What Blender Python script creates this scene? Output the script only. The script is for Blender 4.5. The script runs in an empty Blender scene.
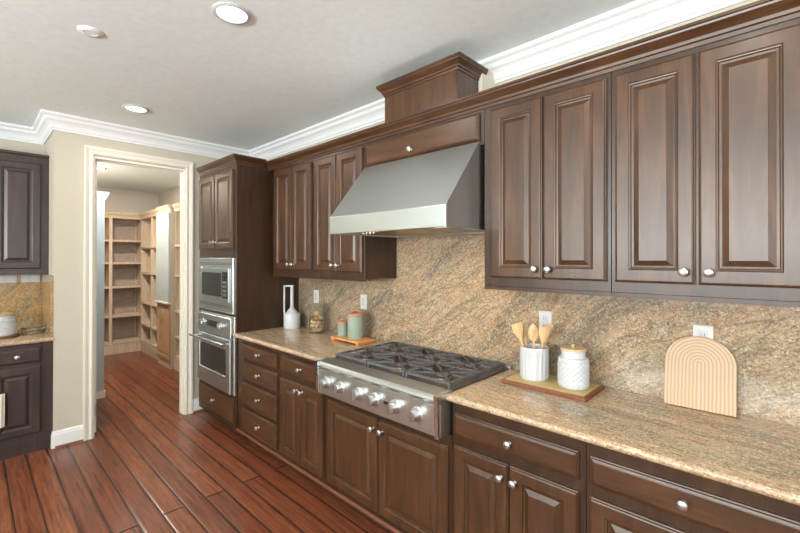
import bpy, bmesh, math, random
from mathutils import Vector, Matrix
random.seed(7)
PI = math.pi
scn = bpy.context.scene
COL = scn.collection

# ---------------------------------------------------------------- camera
cam_d = bpy.data.cameras.new('camera'); cam = bpy.data.objects.new('camera', cam_d); COL.objects.link(cam)
cam_d.sensor_width = 36.0; cam_d.lens = 411.27/800*36.0; cam_d.shift_y = -9.5/800.0; cam_d.clip_start = 0.02
PHI, ROLL, PITCH = math.radians(46.2656), math.radians(0.0543), math.radians(0.2254)
fw = Vector((-math.cos(PHI), math.sin(PHI), 0)); rt = Vector((math.sin(PHI), math.cos(PHI), 0)); up = Vector((0, 0, 1))
fw, up = fw*math.cos(PITCH)+up*math.sin(PITCH), up*math.cos(PITCH)-fw*math.sin(PITCH)
rt, up = rt*math.cos(ROLL)+up*math.sin(ROLL), up*math.cos(ROLL)-rt*math.sin(ROLL)
cam.matrix_world = Matrix(((rt.x, up.x, -fw.x, 4.3438), (rt.y, up.y, -fw.y, -2.1711), (rt.z, up.z, -fw.z, 1.5409), (0, 0, 0, 1)))
scn.camera = cam

# ---------------------------------------------------------------- world, large lights, exposure
w = bpy.data.worlds.new('world'); scn.world = w; w.use_nodes = True
w.node_tree.nodes['Background'].inputs[0].default_value = (0.92, 0.96, 1.0, 1)
w.node_tree.nodes['Background'].inputs[1].default_value = 1.0
scn.view_settings.view_transform = 'Standard'; scn.view_settings.look = 'None'
scn.view_settings.gamma = 1.0; scn.view_settings.use_curve_mapping = False
scn.view_settings.exposure = -0.30

def area(name, loc, target, sx, sy, power, col=(1, 1, 1)):
    l = bpy.data.lights.new(name, 'AREA'); l.shape = 'RECTANGLE'; l.size = sx; l.size_y = sy; l.energy = power; l.color = col
    o = bpy.data.objects.new(name, l); COL.objects.link(o); o.location = loc
    o.rotation_euler = (Vector(target)-Vector(loc)).to_track_quat('-Z', 'Y').to_euler()
    return o
# added fill lights, out of view: behind, right of camera, and inside the pantry
area('fill_rear', (3.5, -5.9, 1.72), (3.35, -4.7, 3.9), 4.4, 1.1, 760, (0.95, 1.0, 0.99))
area('fill_side', (7.4, -3.0, 1.7), (6.2, -3.0, 3.6), 4.2, 1.2, 170, (0.95, 1.0, 0.99))
area('pantry_fill', (-0.40, -0.9, 2.3), (-2.6, -0.9, 2.2), 0.5, 0.3, 15, (0.86, 0.95, 1.0))  # added fill that brightens the pantry shelves and end panel

# ---------------------------------------------------------------- node helpers
class NT:
    def __init__(s, name, rough=0.5, metal=0.0, spec=0.5):
        s.m = bpy.data.materials.new(name); s.m.use_nodes = True; s.t = s.m.node_tree
        s.b = s.t.nodes['Principled BSDF']; s.b.inputs['Roughness'].default_value = rough
        s.b.inputs['Metallic'].default_value = metal; s.b.inputs['Specular IOR Level'].default_value = spec
    def n(s, kind, **kw):
        x = s.t.nodes.new(kind)
        for k, v in kw.items():
            if k in x.inputs: x.inputs[k].default_value = v
            else: setattr(x, k, v)
        return x
    def l(s, a, b): s.t.links.new(a, b)
    def pos(s, rot=(0, 0, 0), scale=(1, 1, 1), loc=(0, 0, 0)):
        g = s.n('ShaderNodeNewGeometry'); mp = s.n('ShaderNodeMapping')
        mp.inputs['Rotation'].default_value = rot; mp.inputs['Scale'].default_value = scale; mp.inputs['Location'].default_value = loc
        s.l(g.outputs['Position'], mp.inputs['Vector']); return mp.outputs[0]
    def rotpos(s, rot, scale):      # rotate first, then stretch
        return s.mapv(s.pos(rot=rot), scale)
    def mapv(s, v, scale):
        mp = s.n('ShaderNodeMapping'); mp.inputs['Scale'].default_value = scale; s.l(v, mp.inputs['Vector']); return mp.outputs[0]
    def noise(s, vec, scale, detail=4, rough=0.5, dist=0.0):
        x = s.n('ShaderNodeTexNoise'); x.inputs['Scale'].default_value = scale; x.inputs['Detail'].default_value = detail
        x.inputs['Roughness'].default_value = rough; x.inputs['Distortion'].default_value = dist; s.l(vec, x.inputs['Vector']); return x.outputs['Fac']
    def ramp(s, fac, stops, interp='LINEAR'):
        r = s.n('ShaderNodeValToRGB'); e = r.color_ramp.elements; r.color_ramp.interpolation = interp
        while len(e) < len(stops): e.new(0.5)
        for i, (p, c) in enumerate(stops):
            e[i].position = p; e[i].color = (*c, 1) if len(c) == 3 else c
        s.l(fac, r.inputs['Fac']); return r.outputs['Color']
    def mix(s, fac, a, b, mode='MIX'):
        x = s.n('ShaderNodeMix', data_type='RGBA', blend_type=mode)
        for sock, v in ((x.inputs[0], fac), (x.inputs[6], a), (x.inputs[7], b)):
            if hasattr(v, 'is_linked'): s.l(v, sock)
            elif isinstance(v, tuple): sock.default_value = (*v, 1) if len(v) == 3 else v
            else: sock.default_value = v
        return x.outputs[2]
    def col(s, c):
        if hasattr(c, 'is_linked'): s.l(c, s.b.inputs['Base Color'])
        else: s.b.inputs['Base Color'].default_value = (*c, 1)
    def bump(s, h, strength=0.2, dist=0.002):
        x = s.n('ShaderNodeBump'); x.inputs['Strength'].default_value = strength; x.inputs['Distance'].default_value = dist
        s.l(h, x.inputs['Height']); s.l(x.outputs[0], s.b.inputs['Normal'])

def srgb(r, g, b):
    f = lambda c: (c/255/12.92) if c <= 10 else ((c/255+0.055)/1.055)**2.4
    return (f(r), f(g), f(b))

def plain(name, c, rough=0.5, metal=0.0, spec=0.5, n=60, amt=0.06):
    t = NT(name, rough, metal, spec); v = t.pos()
    a = t.noise(v, n, 3)
    t.col(t.ramp(a, [(0.3, tuple(x*(1-amt) for x in c)), (0.7, tuple(min(1, x*(1+amt)) for x in c))])); return t.m

def cab_wood(name, dark, mid, light, horizontal=False, rough=0.36):
    t = NT(name, rough); sc = (1.2, 8, 8) if horizontal else (8, 8, 0.9)
    v = t.pos(scale=sc)
    a = t.noise(v, 3.0, 6, 0.6, 0.6)
    c = t.ramp(a, [(0.25, dark), (0.5, mid), (0.78, light)])
    bl = t.noise(t.pos(), 3.5, 3, 0.6)
    c = t.mix(t.ramp(bl, [(0.35, (0, 0, 0)), (0.7, (0.45, 0.45, 0.45))]), c, dark)
    fine = t.noise(t.pos(scale=(2, 90, 90) if horizontal else (90, 90, 2)), 2.0, 3)
    c = t.mix(0.28, c, t.ramp(fine, [(0.3, (0.55, 0.5, 0.45)), (0.7, (1, 1, 1))]), 'MULTIPLY')
    t.col(c); t.b.inputs['Coat Weight'].default_value = 0.12; t.b.inputs['Coat Roughness'].default_value = 0.22
    t.bump(fine, 0.05, 0.001); return t.m

def granite(name, rot, stretch, rough=0.17, vivid=False, gain=(0.83, 0.84, 0.84), warp=0.3, blotch=0.45):
    t = NT(name, rough, 0, 0.55)
    wn = t.n('ShaderNodeTexNoise'); wn.inputs['Scale'].default_value = 1.3; wn.inputs['Detail'].default_value = 2; t.l(t.pos(), wn.inputs['Vector'])
    wa = t.n('ShaderNodeVectorMath', operation='MULTIPLY_ADD'); t.l(wn.outputs['Color'], wa.inputs[0]); wa.inputs[1].default_value = (warp,)*3; t.l(t.pos(rot=rot), wa.inputs[2])
    base = wa.outputs[0]
    v = t.mapv(base, stretch)
    big = t.noise(v, 1.5, 7, 0.62, 1.3)
    c = t.ramp(big, [(0.24, srgb(118, 112, 98)), (0.36, srgb(152, 138, 112)), (0.45, srgb(184, 168, 142)), (0.51, srgb(190, 162, 132)),
                     (0.56, srgb(172, 156, 132)), (0.63, srgb(142, 132, 112)), (0.74, srgb(190, 176, 150))])
    mid = t.noise(t.mapv(base, tuple(s*2.0 for s in stretch)), 4.2, 6, 0.7, 1.6)
    c = t.mix(t.ramp(mid, [(0.56, (0, 0, 0)), (0.68, (0.5, 0.5, 0.5))]), c, srgb(162, 118, 88))
    c = t.mix(t.ramp(mid, [(0.32, (0.7, 0.7, 0.7)), (0.43, (0, 0, 0))]), c, srgb(205, 190, 166))
    ln = t.noise(t.mapv(base, tuple(s*2.5 for s in stretch)), 8.0, 5, 0.65, 0.8)
    c = t.mix(t.ramp(ln, [(0.38, (0.5, 0.5, 0.5)), (0.47, (0, 0, 0))]), c, srgb(96, 78, 62))
    sp = t.noise(t.pos(), 110, 3, 0.75)
    c = t.mix(t.ramp(sp, [(0.52, (0, 0, 0)), (0.62, (0.7, 0.7, 0.7))]), c, srgb(92, 82, 74))
    sp2 = t.noise(t.pos(loc=(3, 1, 2)), 120, 2, 0.7)
    c = t.mix(t.ramp(sp2, [(0.54, (0, 0, 0)), (0.66, (0.7, 0.7, 0.7))]), c, srgb(224, 212, 192))
    v2 = t.noise(t.mapv(base, tuple(q*1.4 for q in stretch)), 2.3, 7, 0.72, 2.2)
    c = t.mix(t.ramp(v2, [(0.50, (0, 0, 0)), (0.53, (0.55, 0.55, 0.55)), (0.56, (0, 0, 0))]), c, srgb(150, 92, 60))
    c = t.mix(t.ramp(v2, [(0.36, (0.6, 0.6, 0.6)), (0.42, (0, 0, 0))]), c, srgb(108, 98, 84))
    blot = t.noise(t.pos(), 26, 5, 0.75, 0.5)
    c = t.mix(blotch, c, t.ramp(blot, [(0.34, (0.62, 0.60, 0.58)), (0.5, (1, 1, 1)), (0.66, (1.18, 1.14, 1.08))]), 'MULTIPLY')
    broad = t.noise(t.mapv(base, tuple(q*0.6 for q in stretch)), 1.1, 3, 0.5, 0.6)
    c = t.mix(0.8, c, t.ramp(broad, [(0.35, (0.80, 0.82, 0.84)), (0.48, (0.95, 0.93, 0.90)), (0.58, (1.10, 1.04, 0.96))]), 'MULTIPLY')
    if vivid:
        hs = t.n('ShaderNodeHueSaturation'); hs.inputs['Saturation'].default_value = 1.35; t.l(c, hs.inputs['Color']); c = hs.outputs[0]
    c = t.mix(1.0, c, gain, 'MULTIPLY')
    t.col(c); return t.m

def steel(name, c=(0.66, 0.71, 0.71), rough=0.33, horiz=True):
    t = NT(name, rough, 1.0)
    a = t.noise(t.pos(scale=(1, 1, 120) if horiz else (120, 120, 1)), 3, 3)
    t.col(t.ramp(a, [(0.3, tuple(x*0.93 for x in c)), (0.7, c)]))
    r = t.n('ShaderNodeMapRange'); r.inputs[3].default_value = rough*0.85; r.inputs[4].default_value = rough*1.2
    t.l(a, r.inputs[0]); t.l(r.outputs[0], t.b.inputs['Roughness']); t.bump(a, 0.04, 0.0005); return t.m

M = {}
M['wood'] = cab_wood('stained_cabinet_wood', srgb(54, 34, 19), srgb(78, 50, 29), srgb(104, 70, 43))
M['woodh'] = cab_wood('stained_cabinet_wood_horizontal', srgb(54, 34, 19), srgb(78, 50, 29), srgb(104, 70, 43), True)
M['frame'] = cab_wood('stained_face_frame', srgb(40, 25, 14), srgb(62, 40, 24), srgb(82, 56, 35))
M['wood_reflect'] = cab_wood('cabinet_wood_cool_reflection', srgb(46, 35, 32), srgb(62, 48, 44), srgb(76, 59, 54))  # left unit's wood, darkened, with cool window reflection put into the colour
M['granite'] = granite('granite_counter', (0, 0, 0.10), (0.55, 4.6, 3.0), gain=(1.12, 1.07, 1.02), warp=0.12, blotch=0.35)
M['splash'] = granite('granite_backsplash', (0, math.radians(31), 0), (0.6, 2.0, 3.4))
M['splash_end'] = granite('granite_end_backsplash', (math.radians(-33), 0, 0), (2.0, 1.3, 4.4), vivid=True)
M['steel'] = steel('brushed_steel'); M['steelv'] = steel('brushed_steel_upright', horiz=False)
M['steelb'] = steel('polished_steel', (0.72, 0.75, 0.76), 0.2)
M['nickel'] = plain('satin_nickel', (0.60, 0.61, 0.61), 0.32, 1.0)
M['iron'] = plain('cast_iron', (0.085, 0.086, 0.09), 0.33)
M['burner'] = plain('burner_bowl', (0.16, 0.12, 0.1), 0.35, 0.6)
M['black'] = plain('black_plastic', (0.012, 0.012, 0.012), 0.3)
M['glassdark'] = plain('dark_oven_glass', (0.035, 0.028, 0.022), 0.06)
M['lamplit_steel'] = plain('baffle_painted_lamplight', (0.75, 0.6, 0.35), 0.3, 1.0)  # yellow lamplight on the steel baffles, put into the metal colour
M['ceil'] = plain('ceiling_paint', srgb(234, 241, 241), 0.9, n=25, amt=0.03)
M['white'] = plain('white_trim_paint', srgb(226, 225, 222), 0.4, amt=0.01)
M['crown'] = plain('white_crown_paint', srgb(224, 225, 226), 0.45, amt=0.01)
M['wall'] = plain('beige_wall_paint', srgb(188, 180, 164), 0.85, amt=0.02)
M['pwall'] = plain('pantry_wall_paint', srgb(214, 206, 194), 0.85, amt=0.02)
M['casing'] = plain('casing_paint', srgb(220, 213, 200), 0.4, amt=0.01)
M['cream'] = plain('cream_enamel', srgb(230, 224, 208), 0.35, amt=0.02)
M['pale'] = plain('pale_painted_panel', srgb(184, 192, 190), 0.3, amt=0.02)
M['ceramic'] = plain('white_glazed_ceramic', srgb(192, 194, 197), 0.16, amt=0.01)
M['matte_white'] = plain('matte_white_ceramic', srgb(194, 196, 198), 0.35, amt=0.01)
M['plate'] = plain('outlet_plastic', srgb(200, 200, 196), 0.35, amt=0.01)
M['dark'] = plain('slot_dark', (0.02, 0.02, 0.02), 0.5)
M['sage'] = plain('sage_ceramic', srgb(146, 160, 146), 0.3, amt=0.04)
M['cloth'] = plain('cream_cloth', srgb(214, 206, 190), 0.9, amt=0.08)
M['shoe'] = plain('brown_shoe_moulding', srgb(112, 66, 48), 0.35)

def simple_wood(name, a, b, c, sc, rough=0.45):
    t = NT(name, rough); v = t.pos(scale=sc); n1 = t.noise(v, 3, 5, 0.6, 0.8)
    t.col(t.ramp(n1, [(0.3, a), (0.5, b), (0.72, c)])); return t.m
M['maple'] = simple_wood('pantry_maple', srgb(190, 166, 140), srgb(206, 184, 158), srgb(218, 198, 172), (12, 12, 1.2))
M['mapledoor'] = simple_wood('pantry_door_maple', srgb(170, 130, 92), srgb(190, 150, 110), srgb(204, 166, 126), (14, 14, 1.2))
M['mapledk'] = simple_wood('pantry_back_board', srgb(160, 142, 128), srgb(172, 154, 138), srgb(184, 166, 150), (3, 3, 9))
M['bamboo'] = simple_wood('utensil_beech', srgb(190, 152, 106), srgb(206, 170, 124), srgb(216, 184, 140), (20, 20, 4))
M['olive'] = simple_wood('serving_board_wood', srgb(176, 148, 88), srgb(192, 166, 106), srgb(204, 180, 126), (4, 20, 20))
M['mahog'] = simple_wood('board_rim_wood', srgb(100, 54, 34), srgb(118, 68, 44), srgb(134, 82, 54), (4, 20, 20))
M['acacia'] = simple_wood('acacia_wood', srgb(196, 124, 66), srgb(214, 146, 84), srgb(226, 168, 108), (4, 20, 20))
M['terra'] = plain('terracotta_wood_lid', srgb(196, 132, 92), 0.5)

def arch_wood():
    # pine inlay: concentric rings about the arch centre that run on as upright stripes below it
    t = NT('striped_pine', 0.5); tc = t.n('ShaderNodeTexCoord'); sep = t.n('ShaderNodeSeparateXYZ'); t.l(tc.outputs['Object'], sep.inputs[0])
    mx = t.n('ShaderNodeMath', operation='MAXIMUM'); sub = t.n('ShaderNodeMath', operation='SUBTRACT'); sub.inputs[1].default_value = 0.187
    t.l(sep.outputs['Z'], sub.inputs[0]); t.l(sub.outputs[0], mx.inputs[0]); mx.inputs[1].default_value = 0.0
    cmb = t.n('ShaderNodeCombineXYZ'); t.l(sep.outputs['X'], cmb.inputs[0]); t.l(mx.outputs[0], cmb.inputs[1])
    ln = t.n('ShaderNodeVectorMath', operation='LENGTH'); t.l(cmb.outputs[0], ln.inputs[0])
    ad = t.n('ShaderNodeMath', operation='MULTIPLY'); ad.inputs[1].default_value = 2*PI/0.0128; t.l(ln.outputs['Value'], ad.inputs[0])
    nz = t.noise(t.pos(scale=(1, 1, 1)), 14, 2)
    a2 = t.n('ShaderNodeMath', operation='MULTIPLY_ADD'); t.l(nz, a2.inputs[0]); a2.inputs[1].default_value = 2.2; t.l(ad.outputs[0], a2.inputs[2])
    si = t.n('ShaderNodeMath', operation='SINE'); t.l(a2.outputs[0], si.inputs[0])
    mr = t.n('ShaderNodeMapRange'); mr.inputs[1].default_value = -1; t.l(si.outputs[0], mr.inputs[0])
    t.col(t.ramp(mr.outputs[0], [(0.0, srgb(166, 132, 100)), (0.35, srgb(186, 156, 124)), (1.0, srgb(194, 168, 138))]))
    return t.m
M['arch'] = arch_wood()

def floor_mat():
    t = NT('plank_floor', 0.26, 0, 0.5)
    v = t.pos(loc=(0.35, 1.615, 0))
    br = t.n('ShaderNodeTexBrick'); t.l(v, br.inputs['Vector'])
    br.offset = 0.37; br.inputs['Scale'].default_value = 1; br.inputs['Brick Width'].default_value = 3.1; br.inputs['Row Height'].default_value = 0.1245
    br.inputs['Mortar Size'].default_value = 0.0017; br.inputs['Mortar Smooth'].default_value = 0.35; br.inputs['Bias'].default_value = 0.0
    br.inputs['Color1'].default_value = (*srgb(116, 64, 43), 1); br.inputs['Color2'].default_value = (*srgb(140, 82, 54), 1)
    br.inputs['Mortar'].default_value = (*srgb(34, 22, 20), 1)
    g = t.noise(t.pos(scale=(1.2, 22, 1)), 2.2, 6, 0.65, 0.5)
    c = t.mix(0.75, br.outputs['Color'], t.ramp(g, [(0.30, (0.26, 0.20, 0.18)), (0.5, (0.9, 0.85, 0.82)), (0.70, (1.35, 1.3, 1.2))]), 'MULTIPLY')
    g2 = t.noise(t.pos(scale=(3, 9, 1)), 1.6, 4, 0.6)
    c = t.mix(t.ramp(g2, [(0.55, (0, 0, 0)), (0.75, (0.35, 0.35, 0.35))]), c, srgb(70, 34, 26))
    br2 = t.n('ShaderNodeTexBrick'); t.l(v, br2.inputs['Vector']); br2.offset = 0.37; br2.inputs['Scale'].default_value = 1
    br2.inputs['Brick Width'].default_value = 3.1; br2.inputs['Row Height'].default_value = 0.1245
    br2.inputs['Mortar Size'].default_value = 0.015; br2.inputs['Mortar Smooth'].default_value = 1.0
    c = t.mix(t.ramp(br2.outputs['Fac'], [(0.0, (0, 0, 0)), (1.0, (0.75, 0.75, 0.75))]), c, srgb(54, 30, 24))
    c = t.mix(br.outputs['Fac'], c, srgb(30, 20, 18))
    t.col(c)
    inv = t.n('ShaderNodeMath', operation='SUBTRACT'); inv.inputs[0].default_value = 1; t.l(br2.outputs['Fac'], inv.inputs[1])
    t.bump(inv.outputs[0], 0.5, 0.003); return t.m
M['floor'] = floor_mat()

def glass_mat(name, tint=(0.97, 0.98, 0.97), rough=0.02):
    t = NT(name, rough); t.col(tint); t.b.inputs['Transmission Weight'].default_value = 1.0; t.b.inputs['IOR'].default_value = 1.35; return t.m
M['glass'] = glass_mat('clear_glass')
def emit(name, c, s):
    t = NT(name); t.col((0.9, 0.9, 0.9)); t.b.inputs['Emission Color'].default_value = (*c, 1); t.b.inputs['Emission Strength'].default_value = s; return t.m
M['lamp'] = emit('lamp_lens', (1, 0.98, 0.95), 6.0)
M['hoodlamp'] = emit('hood_lamp_lens', (1, 0.75, 0.55), 2.2)

# ---------------------------------------------------------------- mesh helpers (shapes are given in room coordinates)
def B(): return bmesh.new()
def box(bm, x0, x1, y0, y1, z0, z1):
    v = [bm.verts.new((x, y, z)) for x in (x0, x1) for y in (y0, y1) for z in (z0, z1)]
    for f in ((0, 1, 3, 2), (4, 6, 7, 5), (0, 4, 5, 1), (2, 3, 7, 6), (0, 2, 6, 4), (1, 5, 7, 3)): bm.faces.new([v[i] for i in f])
    return v
def prism(bm, pts, axis, a, b):
    """pts: 2-D outline; axis 'x': (y,z) swept from x=a to x=b; 'y': (x,z); 'z': (x,y)"""
    mk = {'x': lambda p, t: (t, p[0], p[1]), 'y': lambda p, t: (p[0], t, p[1]), 'z': lambda p, t: (p[0], p[1], t)}[axis]
    va = [bm.verts.new(mk(p, a)) for p in pts]; vb = [bm.verts.new(mk(p, b)) for p in pts]; n = len(pts)
    bm.faces.new(va); bm.faces.new(list(reversed(vb)))
    for i in range(n): bm.faces.new((va[i], vb[i], vb[(i+1) % n], va[(i+1) % n]))
def lathe(bm, prof, c, seg=32, axis='z', closed=False):
    cx, cy, cz = c; rings = []
    for r, h in prof:
        ring = []
        for i in range(seg):
            a = 2*PI*i/seg; u, v = r*math.cos(a), r*math.sin(a)
            p = (cx+u, cy+v, cz+h) if axis == 'z' else ((cx+u, cy-h, cz+v) if axis == 'y' else (cx+h, cy+u, cz+v))
            ring.append(bm.verts.new(p))
        rings.append(ring)
    for a, b in zip(rings[:-1], rings[1:]):
        for i in range(seg): bm.faces.new((a[i], a[(i+1) % seg], b[(i+1) % seg], b[i]))
    if closed:
        a, b = rings[-1], rings[0]
        for i in range(seg): bm.faces.new((a[i], a[(i+1) % seg], b[(i+1) % seg], b[i]))
    else:
        bm.faces.new(rings[0]); bm.faces.new(list(reversed(rings[-1])))
def tube(bm, p0, p1, r, seg=10, r1=None):
    p0, p1 = Vector(p0), Vector(p1); d = (p1-p0).normalized(); a = d.orthogonal().normalized(); b = d.cross(a)
    r1 = r if r1 is None else r1
    ra = [bm.verts.new(p0+(a*math.cos(2*PI*i/seg)+b*math.sin(2*PI*i/seg))*r) for i in range(seg)]
    rb = [bm.verts.new(p1+(a*math.cos(2*PI*i/seg)+b*math.sin(2*PI*i/seg))*r1) for i in range(seg)]
    for i in range(seg): bm.faces.new((ra[i], ra[(i+1) % seg], rb[(i+1) % seg], rb[i]))
    bm.faces.new(ra); bm.faces.new(list(reversed(rb)))
def sweep(bm, prof, path, side=1):
    """prof: (out, z) closed outline; path: XY polyline; out is measured to the right of travel"""
    P = [Vector(p) for p in path]; n = len(P); rows = []
    for i in range(n):
        d0 = (P[i]-P[i-1]).normalized() if i else None; d1 = (P[i+1]-P[i]).normalized() if i < n-1 else None
        if d0 is None: m = Vector((d1.y, -d1.x))
        elif d1 is None: m = Vector((d0.y, -d0.x))
        else:
            n0 = Vector((d0.y, -d0.x)); n1 = Vector((d1.y, -d1.x)); m = (n0+n1); m = m/(m.dot(n0))
        rows.append([bm.verts.new((P[i].x+m.x*o*side, P[i].y+m.y*o*side, z)) for o, z in prof])
    k = len(prof)
    for a, b in zip(rows[:-1], rows[1:]):
        for j in range(k): bm.faces.new((a[j], b[j], b[(j+1) % k], a[(j+1) % k]))
    bm.faces.new(rows[0]); bm.faces.new(list(reversed(rows[-1])))
def rings(bm, rs, place):
    """nested rectangles: rs = list of (u0,u1,v0,v1,depth); first ring is the back, last ring is capped"""
    R = [[bm.verts.new(place(u, v, d)) for u, v in ((u0, v0), (u1, v0), (u1, v1), (u0, v1))] for u0, u1, v0, v1, d in rs]
    bm.faces.new(list(reversed(R[0])))
    for a, b in zip(R[:-1], R[1:]):
        for i in range(4): bm.faces.new((a[i], a[(i+1) % 4], b[(i+1) % 4], b[i]))
    bm.faces.new(R[-1])

ORG = {}
def obj(name, bm, mat, parent=None, smooth=False, bevel=0.0, origin=None, seg=2):
    bmesh.ops.recalc_face_normals(bm, faces=bm.faces)
    xs = [v.co for v in bm.verts]
    if origin is None:
        origin = Vector(((min(v.x for v in xs)+max(v.x for v in xs))/2, (min(v.y for v in xs)+max(v.y for v in xs))/2, min(v.z for v in xs)))
    origin = Vector(origin)
    for v in bm.verts: v.co -= origin
    me = bpy.data.meshes.new(name); bm.to_mesh(me); bm.free()
    me.materials.append(mat)
    if smooth:
        for p in me.polygons: p.use_smooth = True
        try: me.set_sharp_from_angle(angle=math.radians(38))
        except Exception: pass
    o = bpy.data.objects.new(name, me); COL.objects.link(o)
    if parent: o.parent = parent; o.location = origin-ORG[parent.name]
    else: o.location = origin
    ORG[o.name] = origin
    if bevel:
        m = o.modifiers.new('bevel', 'BEVEL'); m.width = bevel; m.segments = seg; m.limit_method = 'ANGLE'; m.angle_limit = math.radians(40)
    return o
def thing(name, loc, label, cat, group=None):
    o = bpy.data.objects.new(name, None); COL.objects.link(o); o.location = loc; ORG[o.name] = Vector(loc); o.empty_display_size = 0.1
    return tag(o, label, cat, group)
def tag(o, label, cat, group=None, kind=None):
    o['label'] = label; o['category'] = cat
    if group: o['group'] = group
    if kind: o['kind'] = kind
    return o
def struct(name, bm, mat, **k):
    o = obj(name, bm, mat, **k); o['kind'] = 'structure'; return o

# ---------------------------------------------------------------- room shell
CH = 2.71
YB = -6.0; XR = 7.5
b = B(); box(b, -4.1, XR+.1, YB-.1, 0.4, -0.1, 0.0); struct('floor', b, M['floor'])
b = B(); box(b, -4.1, XR+.1, YB-.1, 0.4, CH, CH+0.1); struct('ceiling', b, M['ceil'])
b = B(); box(b, 0.0, XR, 0.0, 0.12, 0, CH); struct('wall_back', b, M['wall'])
# end wall with the doorway opening (y -1.425 .. -0.715, z 0 .. 2.42)
b = B(); prism(b, [(-1.70, 0), (-1.445, 0), (-1.445, 2.42), (-0.702, 2.42), (-0.702, 0), (0.16, 0), (0.16, CH), (-1.70, CH)], 'x', -0.12, 0.0)
struct('wall_end', b, M['wall'])
b = B(); box(b, -0.65, -0.12, -1.70, -1.58, 0, CH); struct('wall_recess_side', b, M['wall'])
b = B(); box(b, -0.77, -0.65, YB, -1.58, 0, CH); struct('wall_recess', b, M['wall'])
# off-frame walls with invented openings behind the fill lights
b = B()
box(b, -0.77, XR, YB-.1, YB, 2.5, CH); box(b, -0.77, XR, YB-.1, YB, 0, 1.1)
for x0, x1 in ((-0.77, 1.2), (3.4, 3.6), (5.8, 7.5)): box(b, x0, x1, YB-.1, YB, 1.1, 2.5)
struct('wall_rear', b, M['wall'])
b = B(); box(b, XR, XR+.1, YB, -5.2, 0, CH); box(b, XR, XR+.1, -0.8, 0.12, 0, CH); box(b, XR, XR+.1, -5.2, -0.8, 2.5, CH); box(b, XR, XR+.1, -5.2, -0.8, 0, 0.95)
struct('wall_right', b, M['wall'])
# pantry shell
b = B(); box(b, -3.99, -3.87, -1.58, 0.28, 0, CH); struct('wall_pantry_back', b, M['pwall'])
b = B(); box(b, -3.87, -0.12, 0.16, 0.28, 0, CH); struct('wall_pantry_right', b, M['pwall'])
b = B(); box(b, -3.87, -0.77, -1.70, -1.58, 0, CH); struct('wall_pantry_left', b, M['pwall'])

crown_prof = [(0, 2.585), (0.012, 2.585), (0.014, 2.598), (0.022, 2.604), (0.026, 2.616), (0.034, 2.632), (0.048, 2.648), (0.062, 2.658),
              (0.068, 2.668), (0.072, 2.680), (0.086, 2.688), (0.092, 2.694), (0.092, CH-0.0005), (0, CH-0.0005)]
b = B(); sweep(b, crown_prof, [(-0.65, YB+.02), (-0.65, -1.70), (0, -1.70), (0, 0), (XR-.02, 0)]); struct('trim_1', b, M['crown'])
base_prof = [(0, 0.0), (0.014, 0.0), (0.014, 0.105), (0.011, 0.112), (0.009, 0.128), (0.004, 0.136), (0, 0.136)]
b = B(); sweep(b, base_prof, [(-0.012, -1.70), (0.0, -1.70), (0.0, -1.508)]); struct('baseboard_left', b, M['white'])
b = B(); sweep(b, base_prof, [(0, -0.628), (0, -0.004)]); struct('baseboard_right', b, M['white'])
sh = [(0.0, 0.0), (0.016, 0.0), (0.013, 0.011), (0.006, 0.016), (0.0, 0.017)]
b = B(); sweep(b, [(o+0.0145, z) for o, z in sh], [(0, -1.69), (0.0, -1.51)]); struct('trim_3', b, M['shoe'])
b = B(); sweep(b, [(o+0.0145, z) for o, z in sh], [(0, -0.625), (0, -0.01)]); struct('trim_4', b, M['shoe'])

# doorway casing and jamb (door_1 is the doorway)
def casing_prof(bm, y0, y1, z1, w, x=0.0, s=1):
    rs = [(0, 0.0), (0, 0.012), (0.012, 0.017), (0.03, 0.012), (0.054, 0.02), (w, 0.02), (w, 0.0)]   # from the opening outwards
    L = [(y0-o, t) for o, t in rs]
    va = [bm.verts.new((x+s*t, y0-o, 0)) for o, t in rs]; vb = [bm.verts.new((x+s*t, y0-o, z1+o)) for o, t in rs]
    vc = [bm.verts.new((x+s*t, y1+o, z1+o)) for o, t in rs]; vd = [bm.verts.new((x+s*t, y1+o, 0)) for o, t in rs]
    n = len(rs)
    for p, q in ((va, vb), (vb, vc), (vc, vd)):
        for i in range(n): bm.faces.new((p[i], q[i], q[(i+1) % n], p[(i+1) % n]))
    bm.faces.new(va); bm.faces.new(list(reversed(vd)))
b = B(); casing_prof(b, -1.440, -0.702, 2.432, 0.068, 0.0005); struct('trim_2', b, M['casing'])
b = B()
prism(b, [(-1.4449, 0), (-1.428, 0), (-1.428, 2.403), (-0.712, 2.403), (-0.712, 0), (-0.7021, 0), (-0.7021, 2.4199), (-1.4449, 2.4199)], 'x', -0.122, 0.0005)
prism(b, [(-1.4279, 0), (-1.420, 0), (-1.420, 2.393), (-0.719, 2.393), (-0.719, 0), (-0.7121, 0), (-0.7121, 2.4029), (-1.4279, 2.4029)], 'x', -0.082, -0.045)
struct('door_1', b, M['cream'], bevel=0.0015)
b = B(); casing_prof(b, -1.440, -0.702, 2.432, 0.068, -0.1225, -1); struct('trim_5', b, M['white'])
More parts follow.
